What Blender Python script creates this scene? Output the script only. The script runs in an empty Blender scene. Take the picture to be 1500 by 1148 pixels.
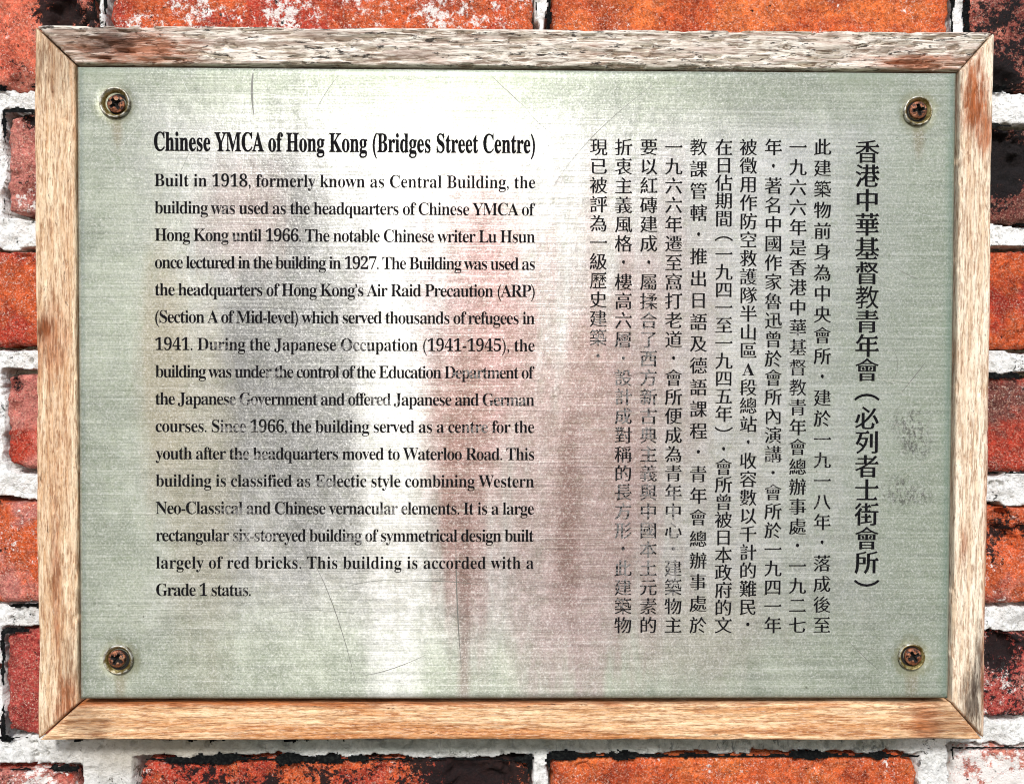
import bpy, bmesh, math
import numpy as np
from mathutils import Vector, Matrix, Euler

S = bpy.context.scene
COL = S.collection
# ------------------------------------------------------------------ camera
CAM_LOC = (-0.00941, -0.59949, 0.00889)
CAM_ROT = (1.5494088, -0.0035862, -0.0120443)
LENS = 35.0
cd = bpy.data.cameras.new('camera'); cam = bpy.data.objects.new('camera', cd); COL.objects.link(cam)
cam.location = CAM_LOC; cam.rotation_euler = CAM_ROT
cd.lens = LENS; cd.sensor_width = 36; cd.clip_start = 0.01; cd.clip_end = 500
S.camera = cam
# ------------------------------------------------------------------ sky and sun
SUN_EL, SUN_AZ = math.radians(37), math.radians(-4.5)      # azimuth off the wall's normal, to the viewer's left
w = bpy.data.worlds.new('World'); S.world = w; w.use_nodes = True
wn = w.node_tree
sky = wn.nodes.new('ShaderNodeTexSky'); sky.sky_type = 'NISHITA'; sky.sun_disc = False
sky.sun_elevation = SUN_EL
sun_vec = Vector((math.sin(SUN_AZ) * math.cos(SUN_EL), -math.cos(SUN_AZ) * math.cos(SUN_EL), math.sin(SUN_EL)))
sky.sun_rotation = math.atan2(sun_vec.x, sun_vec.y)
sky.air_density = 1.0; sky.dust_density = 1.5; sky.ozone_density = 1.0
wn.links.new(sky.outputs[0], wn.nodes['Background'].inputs[0])
wn.nodes['Background'].inputs[1].default_value = 0.08
sl = bpy.data.lights.new('sun', 'SUN'); so = bpy.data.objects.new('sun', sl); COL.objects.link(so)
sl.energy = 1.5; sl.angle = math.radians(10); sl.color = (1.0, 0.985, 0.97)
so.rotation_euler = sun_vec.to_track_quat('Z', 'Y').to_euler()
so.location = sun_vec * 3
S.view_settings.view_transform = 'Standard'; S.view_settings.look = 'None'
S.view_settings.exposure = 0.97; S.view_settings.gamma = 1.0
S.cycles.filter_width = 1.1

# ------------------------------------------------------------------ measuring: photo pixel (1500 x 1148) -> point on the plane y = Y
RM = Euler(CAM_ROT).to_matrix(); CL = Vector(CAM_LOC); FPX = 1500 * LENS / 36
def at(px, py, Y):
    d = RM @ Vector(((px - 750) / FPX, -(py - 574) / FPX, -1))
    t = (Y - CL.y) / d.y
    p = CL + d * t
    return p.x, p.z

# ------------------------------------------------------------------ numpy noise
def vnoise(x, y, seed=0):
    xi = np.floor(x).astype(np.int64); yi = np.floor(y).astype(np.int64)
    xf = x - xi; yf = y - yi
    u = xf * xf * (3 - 2 * xf); v = yf * yf * (3 - 2 * yf)
    def h(a, b):
        n = (a * 374761393 + b * 668265263 + seed * 1274126177) & 0xffffffff
        n = ((n ^ (n >> 13)) * 1274126177) & 0xffffffff
        return ((n ^ (n >> 16)) & 0xffff) / 65535.0
    a = h(xi, yi); b = h(xi + 1, yi); c = h(xi, yi + 1); d = h(xi + 1, yi + 1)
    return (a * (1 - u) + b * u) * (1 - v) + (c * (1 - u) + d * u) * v
def fbm(x, y, seed=0, o=4):
    s = 0; a = .5; t = 0
    for i in range(o):
        s = s + a * vnoise(x * 2 ** i + 17.3 * i, y * 2 ** i - 9.1 * i, seed + i * 31); t += a; a *= .5
    return s / t
def sstep(a, b, x):
    t = np.clip((x - a) / (b - a), 0, 1); return t * t * (3 - 2 * t)

# ------------------------------------------------------------------ mesh helpers
def link(name, me, mat=None, parent=None):
    o = bpy.data.objects.new(name, me); COL.objects.link(o)
    if mat is not None: me.materials.append(mat)
    if parent is not None: o.parent = parent
    return o
def grid_mesh(name, P, nx, ny, smooth=True):
    """P: (ny, nx, 3) array of points, faces turned towards -y"""
    me = bpy.data.meshes.new(name)
    idx = np.arange(nx * ny).reshape(ny, nx)
    q = np.stack([idx[:-1, :-1], idx[:-1, 1:], idx[1:, 1:], idx[1:, :-1]], -1).reshape(-1, 4)
    me.vertices.add(nx * ny); me.vertices.foreach_set('co', P.reshape(-1).astype(np.float32))
    n = len(q)
    me.loops.add(n * 4); me.loops.foreach_set('vertex_index', q.reshape(-1).astype(np.int32))
    me.polygons.add(n); me.polygons.foreach_set('loop_start', (np.arange(n) * 4).astype(np.int32))
    me.polygons.foreach_set('use_smooth', np.full(n, smooth))
    me.update(calc_edges=True); me.validate()
    return me
def poly_mesh(name, V, F, smooth=False):
    me = bpy.data.meshes.new(name); me.from_pydata(V, [], F); me.update()
    if smooth:
        for p in me.polygons: p.use_smooth = True
    return me
def tagit(o, label=None, cat=None, group=None, kind=None):
    if label: o['label'] = label
    if cat: o['category'] = cat
    if group: o['group'] = group
    if kind: o['kind'] = kind
def empty(name, loc=(0, 0, 0)):
    o = bpy.data.objects.new(name, None); COL.objects.link(o); o.location = loc; o.empty_display_size = .02; return o

# ------------------------------------------------------------------ node helpers
class NT:
    def __init__(s, name):
        s.m = bpy.data.materials.new(name); s.m.use_nodes = True; s.t = s.m.node_tree
        s.b = s.t.nodes['Principled BSDF']; s.out = s.t.nodes['Material Output']
        s.co = s.t.nodes.new('ShaderNodeTexCoord')
    def n(s, ty, **k):
        x = s.t.nodes.new(ty)
        for a, v in k.items(): setattr(x, a, v)
        return x
    def l(s, a, b): s.t.links.new(a, b)
    def put(s, sock, v):
        if isinstance(v, (int, float)): sock.default_value = v
        elif isinstance(v, (tuple, list)): sock.default_value = v
        else: s.l(v, sock)
    def mapping(s, vec, scale=(1, 1, 1), loc=(0, 0, 0), rot=(0, 0, 0)):
        x = s.n('ShaderNodeMapping'); s.l(vec, x.inputs['Vector'])
        x.inputs['Scale'].default_value = scale; x.inputs['Location'].default_value = loc; x.inputs['Rotation'].default_value = rot
        return x.outputs[0]
    def noise(s, vec, scale, detail=4, rough=.55, dist=0.0, lac=2.0):
        x = s.n('ShaderNodeTexNoise'); s.l(vec, x.inputs['Vector'])
        x.inputs['Scale'].default_value = scale; x.inputs['Detail'].default_value = detail
        x.inputs['Roughness'].default_value = rough; x.inputs['Distortion'].default_value = dist; x.inputs['Lacunarity'].default_value = lac
        return x.outputs[0]
    def ramp(s, v, a, b, lo=0.0, hi=1.0):
        x = s.n('ShaderNodeMapRange', interpolation_type='SMOOTHSTEP'); s.put(x.inputs[0], v)
        for i, q in enumerate((a, b, lo, hi)): s.put(x.inputs[i + 1], q)
        return x.outputs[0]
    def math(s, op, a, b=0.0, c=0.0, clamp=False):
        x = s.n('ShaderNodeMath', operation=op, use_clamp=clamp); s.put(x.inputs[0], a); s.put(x.inputs[1], b); s.put(x.inputs[2], c)
        return x.outputs[0]
    def mix(s, f, a, b, mode='MIX'):
        x = s.n('ShaderNodeMix', data_type='RGBA', blend_type=mode); s.put(x.inputs[0], f); s.put(x.inputs[6], a); s.put(x.inputs[7], b)
        return x.outputs[2]
    def xyz(s, vec):
        x = s.n('ShaderNodeSeparateXYZ'); s.l(vec, x.inputs[0]); return x.outputs
    def bump(s, h, dist, strength=1.0, prev=None):
        x = s.n('ShaderNodeBump'); s.put(x.inputs['Height'], h); x.inputs['Distance'].default_value = dist; s.put(x.inputs['Strength'], strength)
        if prev is not None: s.l(prev, x.inputs['Normal'])
        return x.outputs[0]
    def blob(s, X, Z, cx, cz, rx, rz, warp=None, soft=.55):
        """0..1 elliptical patch in the plate's own metres; its outline is roughened by warp"""
        dx = s.math('DIVIDE', s.math('SUBTRACT', X, cx), rx); dz = s.math('DIVIDE', s.math('SUBTRACT', Z, cz), rz)
        d = s.math('SQRT', s.math('ADD', s.math('MULTIPLY', dx, dx), s.math('MULTIPLY', dz, dz)))
        if warp is not None: d = s.math('ADD', d, warp)
        return s.ramp(d, 1.0 + soft, 1.0 - soft)
    def attr(s, name):
        x = s.n('ShaderNodeAttribute', attribute_type='OBJECT', attribute_name=name); return x
def rgb(r, g, b): return (r, g, b, 1.0)

# ------------------------------------------------------------------ brick material (one for all bricks; tint, salt and soot are each brick's own)
def brick_material():
    k = NT('fired_brick')
    oi = k.n('ShaderNodeObjectInfo')
    off = k.n('ShaderNodeVectorMath', operation='SCALE'); k.l(oi.outputs['Random'], off.inputs['Scale']); off.inputs[0].default_value = (37, 91, 53)
    ad = k.n('ShaderNodeVectorMath', operation='ADD'); k.l(k.co.outputs['Object'], ad.inputs[0]); k.l(off.outputs[0], ad.inputs[1])
    v = ad.outputs[0]
    base = oi.outputs['Color']
    second = k.attr('second').outputs['Color']
    salt = k.attr('salt').outputs['Fac']; soot = k.attr('soot').outputs['Fac']
    n1 = k.noise(v, 22, 5, .6); n2 = k.noise(v, 90, 6, .65, 1.2); n3 = k.noise(v, 330, 4, .7); n4 = k.noise(v, 900, 3, .7)
    c = k.mix(k.ramp(n1, .44, .56), base, second)
    c = k.mix(k.ramp(k.noise(v, 34, 5, .7), .50, .36, 0, .75), c, k.mix(1.0, c, rgb(.50, .30, .32), 'MULTIPLY'))
    c = k.mix(k.ramp(n2, .30, .72), c, k.mix(1.0, c, rgb(1.5, 1.4, 1.4), 'MULTIPLY'))
    c = k.mix(k.ramp(n3, .62, .38, 0, .65), c, k.mix(1.0, c, rgb(.42, .34, .36), 'MULTIPLY'))
    c = k.mix(k.ramp(n4, .50, .64, 0, .55), c, k.mix(.5, c, rgb(.92, .60, .42)))
    n5 = k.noise(v, 620, 4, .75)
    c = k.mix(k.ramp(n5, .47, .36, 0, .75), c, k.mix(1.0, c, rgb(.28, .20, .22), 'MULTIPLY'))
    c = k.mix(k.math('MULTIPLY', k.ramp(k.noise(v, 760, 4, .8), .58, .64, 0, .85), k.ramp(k.noise(v, 30, 4, .6), .40, .60)), c, rgb(.86, .70, .60))
    # white lime and salt
    sm = k.math('ADD', k.math('MULTIPLY', k.noise(v, 42, 8, .72), .55), k.math('MULTIPLY', k.noise(v, 300, 5, .8), .45))
    th = k.math('SUBTRACT', .70, k.math('MULTIPLY', salt, .28))
    c = k.mix(k.ramp(k.math('SUBTRACT', sm, th), -.015, .035, 0, .92), c, rgb(.86, .83, .79))
    # black soot and lichen, patchy in outline; the spot also paints in a hole's shade
    sv = k.math('ADD', k.math('MULTIPLY', k.noise(v, 50, 8, .72), .55), k.math('MULTIPLY', k.noise(v, 340, 5, .8), .45))
    sp = k.n('ShaderNodeSeparateXYZ'); k.l(k.attr('spot').outputs['Vector'], sp.inputs[0])
    X, Y, Z = k.xyz(k.co.outputs['Object'])
    ddx = k.math('SUBTRACT', X, sp.outputs[0]); ddz = k.math('SUBTRACT', Z, sp.outputs[1])
    dd = k.math('DIVIDE', k.math('SQRT', k.math('ADD', k.math('MULTIPLY', ddx, ddx), k.math('MULTIPLY', ddz, ddz))), sp.outputs[2])
    th2 = k.math('SUBTRACT', k.math('SUBTRACT', .70, k.math('MULTIPLY', soot, .29)), k.math('MULTIPLY', k.ramp(dd, 1.5, .2), .125))
    c = k.mix(k.ramp(k.math('SUBTRACT', sv, th2), -.012, .02, 0, .97), c, rgb(.006, .007, .008))
    pit = k.ramp(k.noise(v, 240, 3, .6), .71, .76)
    c = k.mix(pit, c, rgb(.01, .008, .008))
    k.l(c, k.b.inputs['Base Color'])
    k.b.inputs['Roughness'].default_value = .9; k.b.inputs['Specular IOR Level'].default_value = .25
    h = k.math('ADD', k.math('MULTIPLY', n2, .8), k.math('ADD', k.math('MULTIPLY', n3, .6), k.math('MULTIPLY', n4, .4)))
    h = k.math('SUBTRACT', h, k.math('MULTIPLY', pit, .7))
    k.l(k.bump(h, .0022, 1.0), k.b.inputs['Normal'])
    return k.m
def mortar_material():
    k = NT('lime_mortar'); v = k.co.outputs['Object']
    n1 = k.noise(v, 16, 5, .6, .5); n2 = k.noise(v, 120, 6, .7, .8); n3 = k.noise(v, 520, 4, .7)
    X, Y, Z = k.xyz(v)
    c = k.mix(k.ramp(n1, .35, .6), rgb(.80, .80, .78), rgb(.95, .95, .93))
    c = k.mix(k.ramp(k.noise(v, 300, 6, .8), .50, .38, 0, .6), c, rgb(.36, .36, .32))
    c = k.mix(k.ramp(k.math('ADD', k.math('MULTIPLY', k.noise(v, 60, 5, .7), .5), k.math('MULTIPLY', k.noise(v, 420, 5, .8), .5)), .575, .60, 0, .95), c, rgb(.012, .014, .013))
    # weathered bed joint under the plaque, the frame's shade painted in as grey-green
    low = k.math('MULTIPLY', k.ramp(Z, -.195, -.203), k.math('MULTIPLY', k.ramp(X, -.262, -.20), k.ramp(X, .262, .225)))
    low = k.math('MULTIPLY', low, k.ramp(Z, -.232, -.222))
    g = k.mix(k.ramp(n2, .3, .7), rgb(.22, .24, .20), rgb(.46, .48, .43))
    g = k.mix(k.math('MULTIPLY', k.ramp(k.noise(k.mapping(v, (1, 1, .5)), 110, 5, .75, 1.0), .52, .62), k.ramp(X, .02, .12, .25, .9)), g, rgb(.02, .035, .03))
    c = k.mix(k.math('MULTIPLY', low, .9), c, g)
    tan = k.math('MULTIPLY', k.blob(X, Z, -.225, -.222, .05, .02, k.math('SUBTRACT', n1, .5)), .7)
    c = k.mix(tan, c, rgb(.40, .35, .27))
    k.l(c, k.b.inputs['Base Color'])
    k.b.inputs['Roughness'].default_value = .95; k.b.inputs['Specular IOR Level'].default_value = .2
    h = k.math('ADD', k.math('MULTIPLY', n2, 1.0), k.math('MULTIPLY', n3, .5))
    k.l(k.bump(h, .0025, 1.0), k.b.inputs['Normal'])
    return k.m

# ------------------------------------------------------------------ the wall
wall = empty('brick_wall')
tagit(wall, 'old red brick wall with thick white lime mortar, carrying the framed plaque', 'wall')
BR = brick_material(); MO = mortar_material()
ORANGE = (.56, .10, .024); VIVID = (.66, .155, .035); RED = (.42, .045, .022); PINK = (.58, .20, .14); PLUM = (.20, .048, .036)
BROWN = (.15, .05, .04); CRIM = (.38, .052, .042); ROSE = (.50, .18, .145); DARK = (.05, .018, .016); YEL = (.66, .33, .08); SALMON = (.66, .15, .08)
# (left, top, right, bottom in the photo; tint, second tint, salt, soot)
BRICKS = [
 (-420, -25, 136, 128, PINK, SALMON, .35, .50), (156, -25, 783, 120, RED, ORANGE, .62, .38), (805, -25, 1392, 128, VIVID, ORANGE, .38, .12),
 (1418, -25, 1990, 132, PINK, PLUM, .10, .72), (-560, 163, -18, 318, RED, PINK, .5, .3), (7, 163, 560, 318, PLUM, ROSE, .45, .42),
 (-285, 366, 290, 508, RED, ORANGE, .35, .15), (-560, 547, -14, 690, ORANGE, RED, .4, .3), (7, 547, 560, 690, RED, ROSE, .30, .25),
 (-285, 733, 290, 885, ORANGE, ROSE, .52, .34), (-560, 925, -12, 1072, RED, PINK, .5, .3), (5, 925, 560, 1078, CRIM, CRIM, .22, .30),
 (-400, 1128, 112, 1282, ROSE, RED, .60, .50), (200, 1114, 775, 1268, ORANGE, RED, .42, .66), (806, 1108, 1345, 1262, VIVID, ORANGE, .38, .24),
 (1396, 1096, 1960, 1250, ROSE, PINK, .88, .12), (980, 182, 1565, 326, PLUM, BROWN, .15, .66), (1590, 182, 2150, 326, RED, PLUM, .3, .4),
 (1200, 366, 1770, 512, ORANGE, RED, .22, .18), (1000, 550, 1580, 692, RED, BROWN, .30, .34), (1605, 550, 2150, 692, PINK, RED, .3, .3),
 (1200, 742, 1780, 886, PINK, ORANGE, .45, .35), (1000, 928, 1575, 1052, CRIM, ROSE, .55, .55), (1600, 926, 2150, 1056, RED, PLUM, .3, .3),
 (-170, -225, 420, -66, ORANGE, PINK, .4, .3), (444, -225, 1010, -66, RED, ORANGE, .3, .4), (1034, -225, 1600, -66, PLUM, ROSE, .4, .3),
 (-560, -225, -194, -66, RED, PLUM, .4, .3), (1624, -225, 2150, -66, ORANGE, RED, .4, .3),
 (-560, 1320, 20, 1470, ORANGE, RED, .4, .3), (46, 1310, 620, 1460, RED, PLUM, .4, .4), (644, 1308, 1210, 1458, ROSE, ORANGE, .4, .3),
 (1234, 1302, 1800, 1452, ORANGE, VIVID, .4, .3), (1788, 366, 2150, 512, PLUM, RED, .4, .3), (1800, 742, 2150, 886, ORANGE, RED, .4, .3),
 (-560, 366, -310, 508, PLUM, ROSE, .4, .3), (-560, 733, -310, 885, RED, ROSE, .4, .3)]
WY = .005                                     # face of the bricks, the frame's back just clears it
wall.location = (0, WY, 0)
rects = []
SPOTS = {15: None, 0: (92, 22, .018), 3: (1465, 135, .016), 16: (1460, 225, .024), 21: (1462, 786, .019), 22: (1470, 950, .016), 13: (690, 1130, .030), 5: (42, 175, .007), 8: (20, 562, .008)}
for i, (a, b, c, d, t1, t2, salt, soot) in enumerate(BRICKS):
    x0, z1 = at(a, b, WY); x1, z0 = at(c, d, WY)
    rects.append((x0, x1, z0, z1))
    cx, cz = (x0 + x1) / 2, (z0 + z1) / 2; hw, hh = (x1 - x0) / 2, (z1 - z0) / 2
    nx, nz = 150, 46
    u = np.linspace(-1, 1, nx); v = np.linspace(-1, 1, nz)
    u = np.sign(u) * (1 - (1 - np.abs(u)) ** 1.15); v = np.sign(v) * (1 - (1 - np.abs(v)) ** 1.3)
    U, Vv = np.meshgrid(u, v)
    X = U * hw; Z = Vv * hh
    sx, sz = 300 * (i + 1) * .37, 77 * (i + 3) * .91
    # rough arrises: the outline wanders, corners are rounded off
    ed = np.minimum(hw - np.abs(X), hh - np.abs(Z))
    wob = (fbm(X * 190 + sx, Z * 190 + sz, i, 5) - .5)
    corner = np.clip((np.abs(X) - hw + .012) / .012, 0, 1) * np.clip((np.abs(Z) - hh + .012) / .012, 0, 1)
    X2 = X * (1 - .0028 / hw * (np.abs(U) ** 8) * (wob + .12) * 2 - corner * .002 / hw)
    Z2 = Z * (1 - .0022 / hh * (np.abs(Vv) ** 6) * (wob + .12) * 2 - corner * .003 / hh)
    r = .0045
    e = np.clip(ed / r, 0, 1)
    y = r * .8 * (1 - np.sqrt(np.clip(1 - (1 - e) ** 2, 0, 1)))
    y += (fbm(X * 40 + sx, Z * 40 + sz, i + 5, 4) - .5) * .0030 + (fbm(X * 260 + sx, Z * 260 + sz, i + 9, 3) - .5) * .0014
    chip = sstep(.62, .72, fbm(X * 75 + sx, Z * 75 + sz, i + 40, 3)) * sstep(.014, .002, ed) * .004
    y += chip + .0012
    if SPOTS.get(i):
        q_ = at(SPOTS[i][0], SPOTS[i][1], WY); rr = np.hypot(X - q_[0] + cx, Z - q_[1] + cz) / SPOTS[i][2]
        y += sstep(.85, .35, rr + (fbm(X * 150, Z * 150, 77 + i, 4) - .5) * 1.1) * min(.008, SPOTS[i][2] * .5)
    P = np.stack([X2, y, Z2], -1)
    # turn the border back into the wall
    ring = lambda A: np.pad(A, 1, mode='edge')
    P = np.stack([ring(P[..., q]) for q in range(3)], -1)
    P[0, :, 1] = P[-1, :, 1] = .030; P[:, 0, 1] = P[:, -1, 1] = .030
    me = grid_mesh('brick', P, nx + 2, nz + 2)
    o = link('brick', me, BR, wall); o.location = (cx, 0, cz)
    sp_ = SPOTS.get(i)
    if sp_: q_ = at(sp_[0], sp_[1], WY); o['spot'] = (q_[0] - cx, q_[1] - cz, sp_[2])
    else: o['spot'] = (9.0, 9.0, .01)
    o.color = (*t1, 1); o['second'] = t2; o['salt'] = float(salt); o['soot'] = float(soot)

# mortar: one rough sheet, filled up to the bricks, with open gaps along some of their edges
xs = np.concatenate([np.linspace(-.56, -.34, 80)[:-1], np.linspace(-.34, -.26, 107)[:-1], np.linspace(-.26, .25, 520)[:-1], np.linspace(.25, .32, 94)[:-1], np.linspace(.32, .58, 90)])
zs = np.concatenate([np.linspace(-.40, -.255, 60)[:-1], np.linspace(-.255, .245, 600)[:-1], np.linspace(.245, .36, 50)])
nx, nz = len(xs), len(zs)
X, Z = np.meshgrid(xs, zs)
dist = np.full(X.shape, 1.0); vert = np.zeros(X.shape)
for (x0, x1, z0, z1) in rects:
    dx = np.maximum(x0 - X, X - x1); dz = np.maximum(z0 - Z, Z - z1)
    d = np.where((dx > 0) & (dz > 0), np.hypot(dx, dz), np.maximum(dx, dz))
    dist = np.minimum(dist, d)
big = fbm(X * 30, Z * 30, 3, 3); med = fbm(X * 95, Z * 95, 11, 4); fin = fbm(X * 420, Z * 420, 23, 3)
y = .0030 + (big - .5) * .005 + (med - .5) * .0045 + (fin - .5) * .0012
gw = .0003 + .0026 * sstep(.36, .60, fbm(X * 55, Z * 55, 71, 4))
y += sstep(gw, gw * .6, dist + (med - .5) * .0020 + (fin - .5) * .0016) * .026
y += sstep(-.002, -.005, dist) * .012
holes = sstep(.74, .80, fbm(X * 150, Z * 150, 88, 3)) * .004
y += holes
P = np.stack([X, y, Z], -1)
mo = link('mortar', grid_mesh('mortar', P, nx, nz), MO, wall)
# lumpy black layer: lichen along the joints, also standing in for shade in the gaps
lim = sstep(.46, .66, fbm(X * 44, Z * 44, 201, 4)) * 1.1 + .45 * sstep(-.212, -.220, Z) * sstep(-.235, -.222, Z)
for (cx, cz, rx, rz, am) in [(-.13, -.226, .16, .016, .45), (.16, -.222, .10, .006, .40), (.285, .155, .02, .03, .45), (.30, .06, .03, .05, .2), (.285, -.075, .018, .03, .5), (-.29, .20, .03, .03, .25), (.29, -.17, .02, .02, .3), (-.30, -.2, .02, .03, .25)]:
    lim = lim + am * np.exp(-((X - cx) / rx) ** 2 - ((Z - cz) / rz) ** 2)
band = (.0002 + .0017 * lim) * (.5 + fbm(X * 260, Z * 260, 303, 4) * 1.5)
inner = (.0003 + .0028 * np.clip(lim - .75, 0, 1)) * (.3 + fbm(X * 300, Z * 300, 305, 4) * 1.6)
mask = (dist < band) & (dist > -inner) & (lim > .22)
yl = .0002 + (fbm(X * 500, Z * 500, 307, 3) - .5) * .0024 + np.clip(dist, -.001, .002) * .6
fm = mask[:-1, :-1] & mask[1:, :-1] & mask[:-1, 1:] & mask[1:, 1:]
ids = np.arange(nx * nz).reshape(nz, nx); q = np.stack([ids[:-1, :-1], ids[:-1, 1:], ids[1:, 1:], ids[1:, :-1]], -1)[fm]
us, inv = np.unique(q, return_inverse=True); V3 = np.stack([X.ravel()[us], yl.ravel()[us], Z.ravel()[us]], -1)
jt = np.stack([vnoise(us * .731, us * 0.0 + 2.5, 4), us * 0.0, vnoise(us * .913, us * 0.0 + 8.5, 9)], -1) - np.array([.5, 0, .5]); V3 = V3 + jt * .0006
lk = NT('lichen_gap_black'); lk.l(lk.mix(lk.ramp(lk.noise(lk.co.outputs['Object'], 500, 4, .8), .45, .7), rgb(.003, .0035, .004), rgb(.016, .018, .016)), lk.b.inputs['Base Color']); lk.b.inputs['Roughness'].default_value = .95
lk.b.inputs['Specular IOR Level'].default_value = .1
lo = link('lichen_and_gap_shade', poly_mesh('lichen_and_gap_shade', V3.tolist(), inv.reshape(-1, 4).tolist()), lk.m, wall); lo['kind'] = 'stuff'

# ------------------------------------------------------------------ the plaque
H = 0.41603; W = 0.56; YF = -.014           # front face of the frame boards
plaque = empty('wall_plaque', (0, 0, -H / 2))
tagit(plaque, 'brushed metal history plaque in a weathered wooden frame, screwed to the brick wall', 'plaque')
def kid(name, me, mat):                      # a part in world coordinates
    o = link(name, me, mat, plaque); o.matrix_parent_inverse = Matrix.Translation((0, 0, H / 2)); return o
PY = -.0158                                   # plate's front
cTL = at(112.5, 98, PY); cTR = at(1399.5, 106.5, PY); cBR = at(1391.5, 1017, PY); cBL = at(117.5, 1022.5, PY)
PX0 = (cTL[0] + cBL[0]) / 2; PX1 = (cTR[0] + cBR[0]) / 2; PZ1 = (cTL[1] + cTR[1]) / 2; PZ0 = (cBL[1] + cBR[1]) / 2 - .0014

def wood_material(name, light, mid, dark, grey, pits, stains, seed, orange):
    k = NT(name); v0 = k.co.outputs['Object']
    v = k.mapping(v0, (1, 1, 1), (seed * 3.1, seed * 1.7, seed))
    X, Y, Z = k.xyz(v0)
    fibre = k.noise(k.mapping(v, (16, 200, 300), (seed, 0, seed)), 1.0, 6, .68, .25)
    fib2 = k.noise(k.mapping(v, (80, 600, 900), (0, seed, 0)), 1.0, 4, .75)
    fib3 = k.noise(k.mapping(v, (240, 900, 1400), (0, seed, 0)), 1.0, 3, .8)
    broad = k.noise(k.mapping(v, (6, 60, 110)), 1.0, 5, .65, .5)
    blot = k.noise(v, 45, 5, .65)
    c = k.mix(k.ramp(fibre, .38, .60), mid, light)
    c = k.mix(k.math('MULTIPLY', k.ramp(broad, .45, .62), orange), c, dark)
    c = k.mix(k.ramp(fib2, .53, .40, 0, .75), c, k.mix(1.0, c, rgb(.46, .30, .22), 'MULTIPLY'))
    c = k.mix(k.ramp(fib3, .52, .64, 0, .35), c, rgb(.90, .80, .64))
    c = k.mix(k.ramp(fib3, .48, .40, 0, .45), c, k.mix(1.0, c, rgb(.42, .30, .24), 'MULTIPLY'))
    gm = k.math('MULTIPLY', k.ramp(blot, .25, .6, .6, 1), grey)
    gcol = k.mix(k.ramp(fib2, .38, .56), rgb(.25, .19, .15), rgb(.90, .85, .76))
    gcol = k.mix(k.ramp(fibre, .50, .40, 0, .5), gcol, rgb(.45, .31, .26))
    c = k.mix(gm, c, gcol)
    # open pores and cracks along the grain
    pr = k.math('ADD', k.math('MULTIPLY', k.noise(k.mapping(v, (110, 400, 520), (2, 2, seed)), 1.0, 5, .75), .75), k.math('MULTIPLY', fibre, .25))
    pm = k.ramp(pr, .64 - .08 * pits, .67 - .08 * pits)
    c = k.mix(k.math('MULTIPLY', pm, min(1, .35 + pits * .65)), c, rgb(.02, .014, .010))
    for (sx, sz, rx, rz, amt, col) in stains:
        wp = k.math('MULTIPLY', k.math('SUBTRACT', k.noise(k.mapping(v, (70, 200, 330), (sx * 9, 0, 1)), 1.0, 6, .75), .5), 3.2)
        m = k.math('MULTIPLY', k.math('MULTIPLY', k.blob(X, Z, sx, sz, rx, rz, wp, .7), amt), k.ramp(k.math('ADD', fibre, fib2), 1.06, 1.28, 1.0, .5))
        c = k.mix(m, c, k.mix(k.ramp(fib2, .4, .6), rgb(*[q * .45 for q in col]), rgb(*col)))
    k.l(c, k.b.inputs['Base Color'])
    k.b.inputs['Roughness'].default_value = .78; k.b.inputs['Specular IOR Level'].default_value = .3
    h = k.math('ADD', fibre, k.math('MULTIPLY', fib2, .6)); h = k.math('SUBTRACT', h, k.math('MULTIPLY', pm, 1.2))
    k.l(k.bump(h, .0008, 1.0), k.b.inputs['Normal'])
    return k.m
RUST = (.46, .11, .018); BLK = (.045, .022, .014); UMB = (.22, .10, .045)
LG, MD, DK = rgb(.97, .68, .40), rgb(.76, .43, .20), rgb(.62, .20, .05)
hw2 = W / 2
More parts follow.
